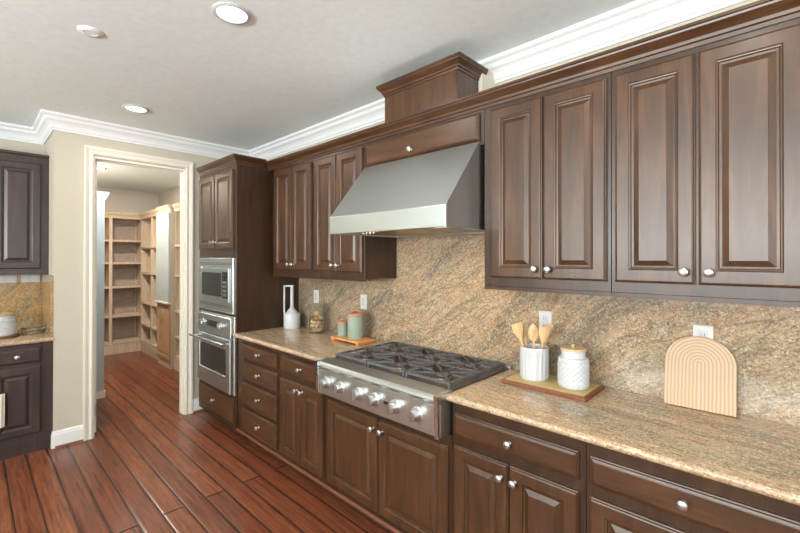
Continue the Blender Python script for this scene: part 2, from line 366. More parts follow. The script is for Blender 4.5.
# opened door leaf, seen on its hinged edge
dl = thing('door_leaf', (-0.10, -1.39, 0), 'cream pantry door swung open into the pantry, seen edge on beside the left jamb', 'door')
b = B(); box(b, -0.80, -0.088, -1.4275, -1.400, 0.012, 2.395); obj('leaf', b, M['cream'], dl, bevel=0.002)
for z in (2.13, 1.14, 0.21):
    b = B(); box(b, -0.0878, -0.0855, -1.4265, -1.401, z-0.05, z+0.05); tube(b, (-0.083, -1.414, z-0.052), (-0.083, -1.414, z+0.052), 0.006, 10)
    obj('hinge', b, M['nickel'], dl)
b = B(); lathe(b, [(0.026, 0), (0.026, 0.005), (0.010, 0.01), (0.010, 0.035), (0.026, 0.045), (0.028, 0.058), (0.018, 0.068)], (-0.74, -1.4275, 0.95), 20, 'y'); obj('door_knob', b, M['nickel'], dl, smooth=True)

# ---------------------------------------------------------------- cabinet builders
def PY(y): return lambda u, v, d: (u, y-d, v)          # fronts that face -y (u = x, v = z)
def PX(x): return lambda u, v, d: (x+d, u, v)          # fronts that face +x (u = y, v = z)
def raised(bm, u0, u1, v0, v1, place, s=0.054, t=0.021):
    r = [(0, 0), (0, t*0.55), (0.0035, t*0.62), (0.005, t*0.9), (0.010, t), (s-0.004, t), (s, t-0.003), (s+0.004, t-0.004), (s+0.0065, t-0.010),
         (s+0.014, t-0.011), (s+0.018, t-0.0095), (s+0.033, t-0.0025), (s+0.034, t-0.001)]
    rings(bm, [(u0+i, u1-i, v0+i, v1-i, d) for i, d in r], place)
def slab(bm, u0, u1, v0, v1, place, t=0.021):
    r = [(0, 0), (0, t*0.5), (0.004, t*0.58), (0.006, t*0.8), (0.013, t*0.92), (0.016, t)]
    rings(bm, [(u0+i, u1-i, v0+i, v1-i, d) for i, d in r], place)
def knob(parent, u, v, place, r=0.0165):
    b = B(); prof = [(0.009, 0), (0.008, 0.003), (0.0055, 0.006), (0.0055, 0.014), (r*0.8, 0.018), (r, 0.023), (r*0.92, 0.028), (r*0.6, 0.0315), (r*0.2, 0.0325)]
    c = Vector(place(u, v, 0.0)); ax = (Vector(place(u, v, 1.0))-c)
    if abs(ax.y) > 0.5: lathe(b, prof, c, 20, 'y')
    else: lathe(b, prof, c, 20, 'x')
    return obj('knob', b, M['nickel'], parent, smooth=True)
def door(parent, u0, u1, v0, v1, place, knob_at=None, mat='wood', s=0.054, name='door'):
    b = B(); raised(b, u0, u1, v0, v1, place, s); o = obj(name, b, M[mat], parent)
    if knob_at: knob(o, knob_at[0], knob_at[1], lambda u, v, d: place(u, v, d+0.021))
    return o
def drawer(parent, u0, u1, v0, v1, place, knob_at='mid', mat='woodh', name='drawer', kn=1):
    b = B(); slab(b, u0, u1, v0, v1, place); o = obj(name, b, M[mat], parent)
    if knob_at == 'mid': knob_at = ((u0+u1)/2, (v0+v1)/2)
    if knob_at: knob(o, knob_at[0], knob_at[1], lambda u, v, d: place(u, v, d+0.021))
    return o
YF = -0.611     # base face frame
YU = -0.325     # upper face frame
def base_body(t, x0, x1, top=0.8825, mat='frame'):
    b = B(); g = 0.0006
    prism(b, [(-0.004, 0.10), (YF, 0.10), (YF, top), (-0.004, top)], 'x', x0+g, x1-g)
    obj('body', b, M[mat], t, bevel=0.0015)
    b = B(); box(b, x0+g, x1-g, -0.54, -0.525, 0.001, 0.0995); obj('toe_kick', b, M[mat], t)
    b = B(); prism(b, [(YF-0.0003, 0.096), (YF-0.012, 0.096), (YF-0.012, 0.106), (YF-0.006, 0.114), (YF-0.0003, 0.115)], 'x', x0+g, x1-g); obj('bottom_moulding', b, M['shoe'], t)
BF = PY(YF-0.0005); UF = PY(YU-0.0005)

# base cabinet 1: four drawers
t = thing('base_cabinet', ((1.02+1.65)/2, -0.3, 0), 'brown base cabinet with a stack of four drawers, right beside the oven tower', 'cabinet')
base_body(t, 0.9615, 1.655)
for z0, z1 in ((0.735, 0.845), (0.565, 0.70), (0.352, 0.535), (0.145, 0.325)): drawer(t, 1.07, 1.622, z0, z1, BF, (1.37, (z0+z1)/2+.005))
# base cabinet 2
t = thing('base_cabinet', (1.93, -0.3, 0), 'brown base cabinet with one drawer over two narrow doors, left of the cooktop', 'cabinet')
base_body(t, 1.655, 2.222)
drawer(t, 1.678, 2.19, 0.735, 0.845, BF, (1.945, 0.79))
door(t, 1.678, 1.931, 0.150, 0.690, BF, (1.905, 0.645)); door(t, 1.936, 2.19, 0.150, 0.690, BF, (1.968, 0.645))
# base cabinet 3 under the cooktop
t = thing('base_cabinet', (2.70, -0.3, 0), 'brown base cabinet with two wide doors and no drawer, under the steel cooktop', 'cabinet')
base_body(t, 2.222, 3.192, 0.715)
door(t, 2.243, 2.698, 0.150, 0.662, BF, (2.668, 0.608)); door(t, 2.706, 3.172, 0.150, 0.662, BF, (2.738, 0.608))
# base cabinet 4
t = thing('base_cabinet', (3.49, -0.3, 0), 'brown base cabinet with one drawer over two doors, right of the cooktop', 'cabinet')
base_body(t, 3.192, 3.795)
drawer(t, 3.212, 3.772, 0.727, 0.832, BF, (3.497, 0.780))
door(t, 3.212, 3.486, 0.150, 0.684, BF, (3.458, 0.628)); door(t, 3.492, 3.772, 0.150, 0.684, BF, (3.520, 0.628))
# base cabinet 5
t = thing('base_cabinet', (4.25, -0.3, 0), 'brown base cabinet with a very wide drawer, below the arched board at the right edge', 'cabinet')
base_body(t, 3.795, 4.70)
drawer(t, 3.812, 4.68, 0.727, 0.830, BF, (4.095, 0.782)); 
door(t, 3.812, 4.24, 0.150, 0.684, BF, (4.21, 0.628)); door(t, 4.247, 4.68, 0.150, 0.684, BF, (4.277, 0.628))

# ---------------------------------------------------------------- worktops and backsplash
def counter(name, x0, x1, label):
    r = 0.016; zc = 0.898; pts = [(-0.0005, 0.884), (-0.0005, 0.914)]
    for i in range(9):
        a = PI/2+PI*i/8; pts.append((-0.636+r*math.cos(a)*1.0, zc+r*math.sin(a)))
    b = B(); prism(b, pts, 'x', x0, x1); o = obj(name, b, M['granite'], smooth=True); return tag(o, label, 'countertop')
counter('countertop', 0.9615, 2.236, 'polished tan granite countertop between the oven tower and the cooktop')
counter('countertop', 3.184, 4.95, 'polished tan granite countertop on the right of the cooktop under the arched board')
b = B(); prism(b, [(0.9615, 0.9145), (4.95, 0.9145), (4.95, 1.399), (3.184, 1.399), (3.184, 1.86), (2.252, 1.86), (2.252, 1.399), (0.9615, 1.399)], 'y', -0.021, -0.0005)
tag(obj('backsplash', b, M['splash'], bevel=0.0008), 'veined tan and gold granite backsplash slab behind the counter and cooktop', 'backsplash')

# ---------------------------------------------------------------- oven tower
TX0, TX1, TYF = 0.15, 0.960, -0.622
tw = thing('oven_tower_cabinet', (0.555, -0.3, 0), 'tall dark brown oven cabinet with two top doors and one bottom drawer beside the doorway', 'cabinet')
b = B(); prism(b, [(-0.004, 0.10), (TYF, 0.10), (TYF, 2.408), (-0.004, 2.408)], 'x', TX0, TX1); obj('body', b, M['frame'], tw, bevel=0.0015)
b = B(); box(b, TX0+.002, TX1-.002, -0.54, -0.525, 0.001, 0.0995); obj('toe_kick', b, M['frame'], tw)
TF = PY(TYF-0.0005)
door(tw, 0.185, 0.548, 1.625, 2.300, TF, (0.515, 1.685)); door(tw, 0.554, 0.915, 1.625, 2.300, TF, (0.585, 1.685))
drawer(tw, 0.185, 0.930, 0.150, 0.352, TF, (0.555, 0.262))
ccp = [(0.0005, 2.320), (0.006, 2.320), (0.008, 2.334), (0.014, 2.338), (0.016, 2.349), (0.024, 2.358), (0.036, 2.368), (0.042, 2.374), (0.044, 2.381), (0.050, 2.383), (0.050, 2.394), (0.0005, 2.394)]
tcp = [(o, z+0.014) for o, z in ccp]
# sweep measures to the right of travel, so walk the fronts from left to right (room on the right)
b = B(); sweep(b, tcp, [(TX0+.03, TYF), (TX1, TYF), (TX1, YU-0.052)]); obj('crown', b, M['woodh'], tw)

# built-in microwave
mw = thing('microwave', (0.56, TYF, 1.07), 'stainless built-in microwave with a trim frame, above the wall oven', 'microwave')
b = B(); rings(b, [(0.218, 0.945, 1.070, 1.545, 0), (0.218, 0.945, 1.070, 1.545, 0.020), (0.221, 0.942, 1.073, 1.542, 0.023), (0.255, 0.882, 1.155, 1.462, 0.023), (0.257, 0.880, 1.157, 1.460, 0.016)], TF)
obj('trim_frame', b, M['steel'], mw)
for z in (1.115, 1.128, 1.485, 1.498):
    b = B(); box(b, 0.225, 0.91, TYF-0.0245, TYF-0.0225, z, z+0.004); obj('vent_slot', b, M['dark'], mw)
b = B(); box(b, 0.262, 0.876, TYF-0.034, TYF-0.017, 1.162, 1.455); obj('door', b, M['steel'], mw, bevel=0.003)
b = B(); rings(b, [(0.315, 0.735, 1.205, 1.415, 0.034), (0.315, 0.735, 1.205, 1.415, 0.0365), (0.345, 0.705, 1.232, 1.388, 0.0365), (0.347, 0.703, 1.234, 1.386, 0.0355)], TF); obj('window', b, M['glassdark'], mw)
b = B(); box(b, 0.755, 0.862, TYF-0.0365, TYF-0.034, 1.195, 1.425); obj('control_panel', b, M['glassdark'], mw, bevel=0.001)
b = B(); box(b, 0.770, 0.846, TYF-0.0385, TYF-0.0365, 1.375, 1.410); obj('display', b, M['black'], mw)
b = B()
for i in range(3):
    for j in range(4): box(b, 0.772+i*0.026, 0.790+i*0.026, TYF-0.038, TYF-0.0365, 1.215+j*0.036, 1.237+j*0.036)
obj('buttons', b, M['steel'], mw)

# wall oven
ov = thing('wall_oven', (0.56, TYF, 0.40), 'stainless built-in wall oven with a tubular handle, under the microwave', 'oven')
b = B(); rings(b, [(0.232, 0.955, 0.385, 1.045, 0), (0.232, 0.955, 0.385, 1.045, 0.012), (0.236, 0.951, 0.389, 1.041, 0.016)], TF); obj('frame', b, M['steelv'], ov)
b = B(); rings(b, [(0.239, 0.948, 0.868, 1.036, 0.016), (0.239, 0.948, 0.868, 1.036, 0.040), (0.244, 0.943, 0.873, 1.031, 0.045)], TF); obj('control_panel', b, M['steel'], ov)
b = B(); rings(b, [(0.45, 0.69, 0.930, 0.985, 0.045), (0.45, 0.69, 0.930, 0.985, 0.047)], TF); obj('display', b, M['glassdark'], ov)
for x in (0.375, 0.765):
    b = B(); lathe(b, [(0.030, 0), (0.030, 0.006), (0.024, 0.010), (0.022, 0.032), (0.016, 0.036)], (x, TYF-0.045, 0.955), 24, 'y'); k = obj('control_knob', b, M['steelb'], ov, smooth=True)
b = B(); rings(b, [(0.239, 0.948, 0.402, 0.858, 0.016), (0.239, 0.948, 0.402, 0.858, 0.045), (0.244, 0.943, 0.407, 0.853, 0.05), (0.288, 0.868, 0.535, 0.768, 0.05), (0.294, 0.862, 0.541, 0.762, 0.043)], TF); dr = obj('door', b, M['steel'], ov)
b = B(); rings(b, [(0.294, 0.862, 0.541, 0.762, 0.030), (0.294, 0.862, 0.541, 0.762, 0.0445)], TF); obj('window', b, M['glassdark'], dr)
b = B(); yb = TYF-0.105
tube(b, (0.20, yb, 0.822), (0.945, yb, 0.822), 0.0115, 16)
for x in (0.235, 0.91): tube(b, (max(x, 0.27), yb, 0.822), (max(x, 0.27), TYF-0.0495, 0.822), 0.008, 12)
obj('handle', b, M['steelb'], dr, smooth=True)
b = B(); box(b, 0.234, 0.953, TYF-0.030, TYF-0.017, 0.3865, 0.3985); obj('bottom_trim', b, M['steelb'], ov, bevel=0.001)

# ---------------------------------------------------------------- upper cabinets
def upper_body(t, x0, x1, z0=1.402, z1=2.394):
    b = B(); g = 0.0006; box(b, x0+g, x1-g, YU, -0.0015 if z0 > 2 else -0.001, z0, z1); obj('body', b, M['frame'], t, bevel=0.0015)
    b = B(); box(b, x0+g, x1-g, YU-0.0005, YU+0.012, z0-0.018 if z0 < 2 else z0, z0-0.0003); return b
def upper(x0, x1, d, label):
    t = thing('upper_cabinet', ((x0+x1)/2, YU/2, 1.38), label, 'cabinet')
    b = upper_body(t, x0, x1); obj('light_rail', b, M['frame'], t)
    for (a, c, kx) in d: door(t, a, c, 1.446, 2.296, UF, (kx, 1.492))
    return t
upper(1.028, 1.652, [(1.082, 1.357, 1.330), (1.362, 1.632, 1.392)], 'brown upper cabinet with two narrow doors, next to the oven tower')
upper(1.652, 2.250, [(1.678, 1.950, 1.922), (1.956, 2.232, 1.984)], 'brown upper cabinet with two narrow doors, just left of the range hood')
upper(3.184, 3.796, [(3.229, 3.501, 3.472), (3.508, 3.780, 3.537)], 'brown upper cabinet with two doors, just right of the range hood')
upper(3.796, 4.400, [(3.814, 4.084, 4.052), (4.094, 4.372, 4.126)], 'brown upper cabinet at the right edge, above the arched board')
# filler between the tower and the first upper cabinet
b = B(); box(b, 0.9615, 1.0275, YU+0.05, YU+0.07, 1.402, 2.394); box(b, 0.9615, 0.975, YU+0.07, -0.022, 1.402, 2.394)
tag(obj('filler_strip', b, M['frame']), 'narrow dark filler strip between oven tower and first upper cabinet', 'filler')
# panel over the hood
t = thing('hood_cabinet', (2.717, YU/2, 2.14), 'low brown cabinet with one flap front, directly above the steel hood', 'cabinet')
b = B(); box(b, 2.2506, 3.1834, YU, -0.001, 2.135, 2.394); obj('body', b, M['frame'], t, bevel=0.0015)
drawer(t, 2.280, 3.160, 2.158, 2.306, UF, (2.690, 2.196), name='flap_door')
b = B(); sweep(b, ccp, [(0.9615, YU), (4.95, YU)])
tag(obj('cabinet_crown', b, M['woodh']), 'long stepped brown crown moulding running along the tops of the upper cabinets', 'moulding')
# flue cover
t = thing('flue_cover', (2.76, -0.25, 2.346), 'brown boxed flue cover with its own crown, rising above the range hood to the ceiling', 'flue cover')
FX0, FX1, FY0, FY1 = 2.468, 3.035, -0.352, -0.150
b = B(); box(b, FX0, FX1, FY0, FY1, 2.3955, 2.625); obj('box', b, M['wood'], t, bevel=0.0015)
fcp = [(-0.01, 2.565), (0.004, 2.565), (0.006, 2.577), (0.012, 2.581), (0.014, 2.590), (0.020, 2.598), (0.028, 2.606), (0.034, 2.612), (0.036, 2.620), (0.040, 2.622), (0.040, 2.634), (-0.01, 2.634)]
b = B(); sweep(b, fcp, [(FX0, FY1+.04), (FX0, FY0), (FX1, FY0), (FX1, FY1+.04)]); obj('crown', b, M['woodh'], t)
b = B(); prism(b, [(FX0+.02, 2.3955), (FX1+.025, 2.3955), (FX1+.025, 2.64), (FX0+.02, 2.64)], 'y', -0.1495, -0.0005); obj('rear_chase', b, M['pwall'], t)

# ---------------------------------------------------------------- range hood
HX0, HX1, HYF = 2.272, 3.168, -0.632
hd = thing('range_hood', (2.72, -0.3, 1.69), 'large stainless range hood with a sloping front, over the cooktop', 'range hood')
b = B(); T = 0.012
outer = [(YU-0.022, 2.150), (HYF, 1.797), (HYF, 1.692), (-0.0225, 1.692), (-0.0225, 2.134), (YU+.0, 2.134), (YU-.022, 2.134)]
va = [(HX0, y, z) for y, z in outer]; 
# shell: closed sides and front, open tray underneath
def hood_shell():
    b = B()
    top = [(YU-0.023, 2.150), (HYF, 1.797), (HYF, 1.692), (HYF+0.02, 1.692), (HYF+0.02, 1.715), (-0.04, 1.715), (-0.04, 1.692), (-0.0225, 1.692), (-0.0225, 2.134), (YU-0.023, 2.134)]
    prism(b, top, 'x', HX0+0.012, HX1-0.012)
    side = [(YU-0.023, 2.150), (HYF-0.0, 1.797), (HYF, 1.692), (-0.0225, 1.692), (-0.0225, 2.134), (YU-0.023, 2.134)]
    prism(b, side, 'x', HX0, HX0+0.0119); prism(b, side, 'x', HX1-0.0119, HX1)
    return b
b = hood_shell(); obj('shell', b, M['steel'], hd, bevel=0.002)
b = B(); box(b, HX0+0.001, HX1-0.001, HYF-0.004, HYF+0.002, 1.690, 1.796); obj('front_band', b, M['steel'], hd, bevel=0.003)
for x0 in (2.30, 2.585, 2.87):
    b = B()
    for k in range(9): box(b, x0, x0+0.27, -0.50+k*0.048, -0.50+k*0.048+0.028, 1.700, 1.7145)
    obj('baffle_filter', b, M['lamplit_steel'] if x0 < 2.8 else M['steelb'], hd)
for x in (2.45, 2.98):
    b = B(); lathe(b, [(0.034, 0), (0.034, 0.010), (0.028, 0.012)], (x, -0.565, 1.700), 20); obj('lamp', b, M['hoodlamp'], hd, smooth=True)
    l = bpy.data.lights.new('hood_lamp_light', 'SPOT'); l.energy = 5; l.color = (1, 0.78, 0.55); l.spot_size = math.radians(120); l.spot_blend = 0.8; l.shadow_soft_size = 0.03
    lo = bpy.data.objects.new('hood_lamp_light', l); COL.objects.link(lo); lo.location = (x, -0.40, 1.685); lo.rotation_euler = (math.radians(18), 0, 0)
for i, x in enumerate((2.55, 2.58, 2.61, 2.64)):
    b = B(); lathe(b, [(0.006, 0), (0.006, 0.006), (0.004, 0.008)], (x, -0.602, 1.6835), 12); obj('button', b, M['nickel'], hd, smooth=True)

# ---------------------------------------------------------------- rangetop
RX0, RX1, RYF, RYB = 2.237, 3.183, -0.690, -0.024
rg = thing('rangetop', (2.71, -0.35, 0.72), 'stainless six-burner gas rangetop with black grates and six front knobs', 'cooktop')
b = B(); prism(b, [(RYB, 0.7155), (RYF, 0.722), (RYF, 0.872), (RYF-0.016, 0.880), (RYF-0.022, 0.892), (RYF-0.018, 0.906), (RYF-0.006, 0.915), (-0.600, 0.922), (-0.596, 0.910), (RYB, 0.910)], 'x', RX0, RX1)
obj('body', b, M['steel'], rg, bevel=0.002)
b = B(); prism(b, [(RYF-0.0005, 0.722), (RYF-0.010, 0.728), (RYF-0.010, 0.868), (RYF-0.0005, 0.872)], 'x', RX0+0.003, RX1-0.003); obj('front_panel', b, M['steel'], rg, bevel=0.0015)
for x in (RX0, RX1-0.022):
    b = B(); prism(b, [(RYF-0.0105, 0.719), (RYF-0.018, 0.722), (RYF-0.024, 0.876), (RYF-0.025, 0.917), (-0.612, 0.924), (-0.612, 0.9225), (RYF-0.006, 0.9155), (RYF-0.0225, 0.892), (RYF-0.0105, 0.873)], 'x', x, x+0.022)
    obj('end_cap', b, M['steelb'], rg)
b = B(); box(b, RX0, RX1, -0.055, RYB+0.0005, 0.9105, 0.930); obj('rear_trim', b, M['steel'], rg, bevel=0.002)
b = B(); box(b, RX0+0.012, RX1-0.012, -0.592, -0.058, 0.9102, 0.916); obj('spill_tray', b, M['burner'], rg)
kx = [2.335, 2.468, 2.628, 2.757, 2.908, 3.052]
for x in kx:
    b = B(); lathe(b, [(0.037, 0), (0.037, 0.005), (0.031, 0.008), (0.029, 0.012)], (x, RYF-0.0105, 0.803), 28, 'y'); kb = obj('knob_bezel', b, M['nickel'], rg, smooth=True)
    b = B(); lathe(b, [(0.027, 0), (0.0265, 0.024), (0.024, 0.030), (0.020, 0.031)], (x, RYF-0.0228, 0.803), 28, 'y'); box(b, x-0.0055, x+0.0055, RYF-0.062, RYF-0.0535, 0.778, 0.828)
    obj('knob', b, M['nickel'], kb, smooth=True)
b = B(); box(b, 2.822, 2.868, RYF-0.0125, RYF-0.0103, 0.796, 0.812); obj('name_plate', b, M['black'], rg)
# three grates, two burners each
gw = 0.298; gy0, gy1 = -0.585, -0.065
for i in range(3):
    x0 = 2.262+i*0.3005; x1 = x0+gw-0.004; xc = (x0+x1)/2
    for yc in (gy0+0.132, gy1-0.132):
        b = B(); lathe(b, [(0.098, 0), (0.098, 0.002), (0.090, 0.001), (0.055, 0.001), (0.052, 0.009), (0.030, 0.010)], (xc, yc, 0.9162), 28); bw = obj('burner', b, M['burner'], rg, smooth=True)
        b = B(); lathe(b, [(0.034, 0), (0.036, 0.004), (0.034, 0.009), (0.02, 0.011)], (xc, yc, 0.9264), 24); obj('burner_cap', b, M['iron'], bw, smooth=True)
    b = B(); z0, z1 = 0.934, 0.947; th = 0.0058
    def bar(xa, ya, xb, yb_, t=th, zz0=z0, zz1=z1):
        d = Vector((xb-xa, yb_-ya)).normalized(); n = Vector((-d.y, d.x))*t
        prism(b, [(xa+n.x, ya+n.y), (xb+n.x, yb_+n.y), (xb-n.x, yb_-n.y), (xa-n.x, ya-n.y)], 'z', zz0, zz1)
    bar(x0+.007, gy0, x0+.007, gy1); bar(x1-.007, gy0, x1-.007, gy1); bar(x0, gy0+.007, x1, gy0+.007); bar(x0, gy1-.007, x1, gy1-.007)
    bar(x0, (gy0+gy1)/2, x1, (gy0+gy1)/2)
    for yc in (gy0+0.132, gy1-0.132):
        for sx in (-1, 1):
            for sy in (-1, 1):
                bar(xc+sx*0.028, yc+sy*0.026, xc+sx*(gw/2-.008), yc+sy*0.124, 0.0036, z0+.003, z1+.002)
            bar(xc+sx*0.062, yc, xc+sx*(gw/2-.008), yc, 0.0036, z0+.003, z1+.001)
        bar(xc, yc-0.124, xc, yc-0.05, 0.0036, z0+.003, z1+.001); bar(xc, yc+0.05, xc, yc+0.124, 0.0036, z0+.003, z1+.001)
    for (x, y) in ((x0+.007, gy0+.007), (x1-.007, gy0+.007), (x0+.007, gy1-.007), (x1-.007, gy1-.007), (x0+.007, (gy0+gy1)/2), (x1-.007, (gy0+gy1)/2)):
        box(b, x-.007, x+.007, y-.007, y+.007, 0.9165, z0)
    obj('grate', b, M['iron'], rg, bevel=0.0015, seg=1)

# ---------------------------------------------------------------- outlets
def outlet(x, z, label, y=-0.0215, kind='duplex'):
    t = thing('wall_outlet', (x, y, z-0.0575), label, 'outlet', 'outlet plates on the granite backsplash')
    P = PY(y)
    b = B(); rings(b, [(x-0.036, x+0.036, z-0.0575, z+0.0575, 0), (x-0.036, x+0.036, z-0.0575, z+0.0575, 0.003), (x-0.033, x+0.033, z-0.0545, z+0.0545, 0.006)], P); obj('plate', b, M['plate'], t)
    b = B()
    box(b, x-0.017, x+0.017, y-0.0078, y-0.0061, z-0.034, z+0.034); f = obj('socket_face', b, M['ceramic'], t, bevel=0.0006)
    b = B()
    for dz in (-0.018, 0.018):
        for dx in (-0.006, 0.006): box(b, x+dx-0.001, x+dx+0.001, y-0.0082, y-0.0079, z+dz-0.005, z+dz+0.005)
    obj('slots', b, M['dark'], f)
outlet(1.250, 1.200, 'white outlet plate on the granite above the glass jar')
outlet(1.893, 1.200, 'white outlet plate on the granite above the sage canisters')
outlet(3.375, 1.200, 'white outlet plate on the granite behind the utensil crock')
outlet(4.066, 1.203, 'white outlet plate peeking over the top of the arched board')

# ---------------------------------------------------------------- things on the right counter
CT = 0.9145
bd = thing('serving_board', (3.48, -0.19, CT), 'flat wooden serving board with reddish rim, under the white crock and canister', 'serving board')
b = B(); box(b, 3.278, 3.688, -0.318, -0.065, CT, CT+0.020); obj('rim', b, M['mahog'], bd, bevel=0.003)
b = B(); box(b, 3.290, 3.676, -0.306, -0.077, CT+0.0202, CT+0.0222); obj('inlay', b, M['olive'], bd, bevel=0.0005)
ZB = CT+0.0225
ckx, cky = 3.393, -0.190
ck = thing('utensil_crock', (ckx, cky, ZB), 'white ribbed ceramic crock holding wooden utensils, on the serving board', 'crock')
b = B(); R = 0.069; Hc = 0.160; seg = 72; prof = [(R*0.93, 0), (R*0.985, 0.006), (R, 0.014), (R, Hc-0.028)]
rs = []
for r, h in prof+[(R*1.01, Hc-0.022), (R*1.02, Hc-0.006), (R*1.0, Hc), (R*0.92, Hc), (R*0.90, Hc-0.01), (R*0.88, 0.01)]:
    ring = []
    for i in range(seg):
        rib = 0.0022*(1 if i % 4 < 2 else -1) if 0.01 < h < Hc-0.025 and r > R*0.9 else 0
        a = 2*PI*i/seg; ring.append(b.verts.new((ckx+(r+rib)*math.cos(a), cky+(r+rib)*math.sin(a), ZB+h)))
    rs.append(ring)
for p, q in zip(rs[:-1], rs[1:]):
    for i in range(seg): b.faces.new((p[i], p[(i+1) % seg], q[(i+1) % seg], q[i]))
b.faces.new(rs[0]); b.faces.new(list(reversed(rs[-1])))
obj('pot', b, M['ceramic'], ck, smooth=True)
# wooden utensils: in the camera's left-right direction (RX) they fan out
RV = Vector((0.722, 0.691, 0)); FV = Vector((-0.691, 0.722, 0))
def utensil(name, dx, dd, lean, length, kind, label):
    """dx: offset across, lean: tilt across, kind sets the head"""
    p0 = Vector((ckx, cky, ZB+0.014))+RV*(dx*0.35-lean*0.01)+FV*dd
    top = Vector((ckx, cky, ZB))+RV*(dx+lean)+FV*(dd*1.5)+Vector((0, 0, length))
    d = (top-p0).normalized(); s = (RV-d*RV.dot(d)).normalized(); n = d.cross(s)
    b = B(); L = (top-p0).length
    def W(k):
        if kind == 'spatula': return 0.006 if k < 0.66 else 0.006+0.021*min(1, (k-0.66)/0.2)
        if kind == 'spoon':
            if k < 0.66: return 0.0055
            q = (k-0.66)/0.34; return 0.0055*(1-q)**0.5+0.022*math.sin(PI*min(q, 0.985))**0.6
        return 0.006 if k < 0.6 else 0.006+0.014*min(1, (k-0.6)/0.3)
    ks = [0, 0.3, 0.6, 0.66]+[0.66+0.34*i/12 for i in range(1, 13)]
    prev = None; rows = []
    for k in ks:
        c = p0+d*L*k; wv = W(k); tk = 0.0045 if k < 0.66 else 0.0045-0.002*(k-0.66)/0.34
        rows.append([b.verts.new(c+s*a*wv+n*bb*tk) for a, bb in ((-1, 0.0), (-0.7, -1), (0.7, -1), (1, 0), (0.7, 1), (-0.7, 1))])
    for p, q in zip(rows[:-1], rows[1:]):
        for i in range(6): b.faces.new((p[i], p[(i+1) % 6], q[(i+1) % 6], q[i]))
    b.faces.new(rows[0]); b.faces.new(list(reversed(rows[-1])))
    if kind == 'slotted':
        pass
    o = obj(name, b, M['bamboo'], smooth=True); tag(o, label, 'utensil', 'wooden utensils in the crock')
    return o, p0+d*L*0.86, n
utensil('wooden_spatula', -0.040, 0.006, -0.050, 0.274, 'spatula', 'light wooden spatula leaning furthest left in the white crock')
utensil('wooden_turner', -0.022, 0.026, -0.028, 0.268, 'spatula2', 'narrow wooden turner standing behind the left spatula in the crock')
o, c, n = utensil('wooden_spoon', -0.008, -0.014, -0.006, 0.278, 'spoon', 'round-headed wooden spoon with a small hole, upright in the middle of the crock')
b = B(); P0 = c-n*0.0034 if n.dot(Vector((0.69, -0.72, 0))) < 0 else c+n*0.0034
utensil('wooden_spatula', 0.026, -0.014, 0.020, 0.262, 'spatula', 'wide wooden spatula leaning right at the front of the crock')
utensil('wooden_spatula', 0.042, 0.012, 0.046, 0.272, 'spatula2', 'slim wooden spatula leaning furthest right in the crock')
b.free()
hole = B(); lathe(hole, [(0.0055, -0.0006), (0.0055, 0.0006)], (0, 0, 0), 14)
q = Vector((0, 0, 1)).rotation_difference(n.normalized()).to_matrix()
for v in hole.verts: v.co = q @ v.co + P0
obj('spoon_hole', hole, M['mapledoor'], o)

# white canister with quilted body
cnx, cny = 3.590, -0.197
cn = thing('ceramic_canister', (cnx, cny, ZB), 'white quilted ceramic canister with a wooden lid, right side of the serving board', 'canister')
b = B(); R = 0.0665; seg = 256; rs = []
def quilt(i, h):
    a = i/256*16; z = h/0.024
    u, v = (a+z) % 1.0, (a-z) % 1.0
    return 0.0028*max(0, abs(u-0.5)*2-0.55)/0.45 + 0.0028*max(0, abs(v-0.5)*2-0.55)/0.45
hs = [(0.90, 0.0, 0), (0.98, 0.004, 0), (1.0, 0.010, 0)]+[(1.0, 0.010+0.104*k/40, 1) for k in range(1, 40)]+[(1.0, 0.115, 0), (1.02, 0.118, 0), (1.02, 0.126, 0), (0.97, 0.131, 0), (0.83, 0.133, 0), (0.80, 0.137, 0), (0.80, 0.160, 0), (0.78, 0.162, 0), (0.76, 0.150, 0)]
for r, h, qf in [(r_, h_*1.06, q_) for r_, h_, q_ in hs]:
    rs.append([b.verts.new((cnx+(R*r+(quilt(i, h) if qf else 0))*math.cos(2*PI*i/seg), cny+(R*r+(quilt(i, h) if qf else 0))*math.sin(2*PI*i/seg), ZB+h)) for i in range(seg)])
for p, q in zip(rs[:-1], rs[1:]):
    for i in range(seg): b.faces.new((p[i], p[(i+1) % seg], q[(i+1) % seg], q[i]))
b.faces.new(rs[0]); b.faces.new(list(reversed(rs[-1]))); obj('jar', b, M['ceramic'], cn, smooth=True)
b = B(); lathe(b, [(0.045, 0), (0.0565, 0.001), (0.0575, 0.006), (0.055, 0.011), (0.030, 0.013), (0.01, 0.0135)], (cnx, cny, ZB+0.1722), 36); ld = obj('lid', b, M['bamboo'], cn, smooth=True)
b = B(); lathe(b, [(0.005, 0), (0.005, 0.004), (0.009, 0.008), (0.008, 0.013), (0.003, 0.015)], (cnx, cny, ZB+0.1857), 16); obj('knob', b, M['bamboo'], ld, smooth=True)

# arched striped board leaning on the backsplash
AX0, AX1, AH, AT = 3.936, 4.180, 0.300, 0.018
aw = (AX1-AX0)/2; axc = (AX0+AX1)/2; pts = [(-aw, 0), (aw, 0)]
for i in range(33):
    a = PI*i/32; pts.append((aw*math.cos(a)*1.0, 0.187+ (AH-0.187)*math.sin(a)))
b = B(); prism(b, pts, 'y', -AT, 0)
o = obj('arched_board', b, M['arch'], origin=(0, 0, 0), bevel=0.0015); o.location = (axc, -0.072, CT+0.0003)
o.rotation_euler = (-math.atan2(0.072-0.022, AH), 0, math.radians(2.0)); tag(o, 'arched pine board with concentric striped grain leaning on the backsplash', 'cutting board')

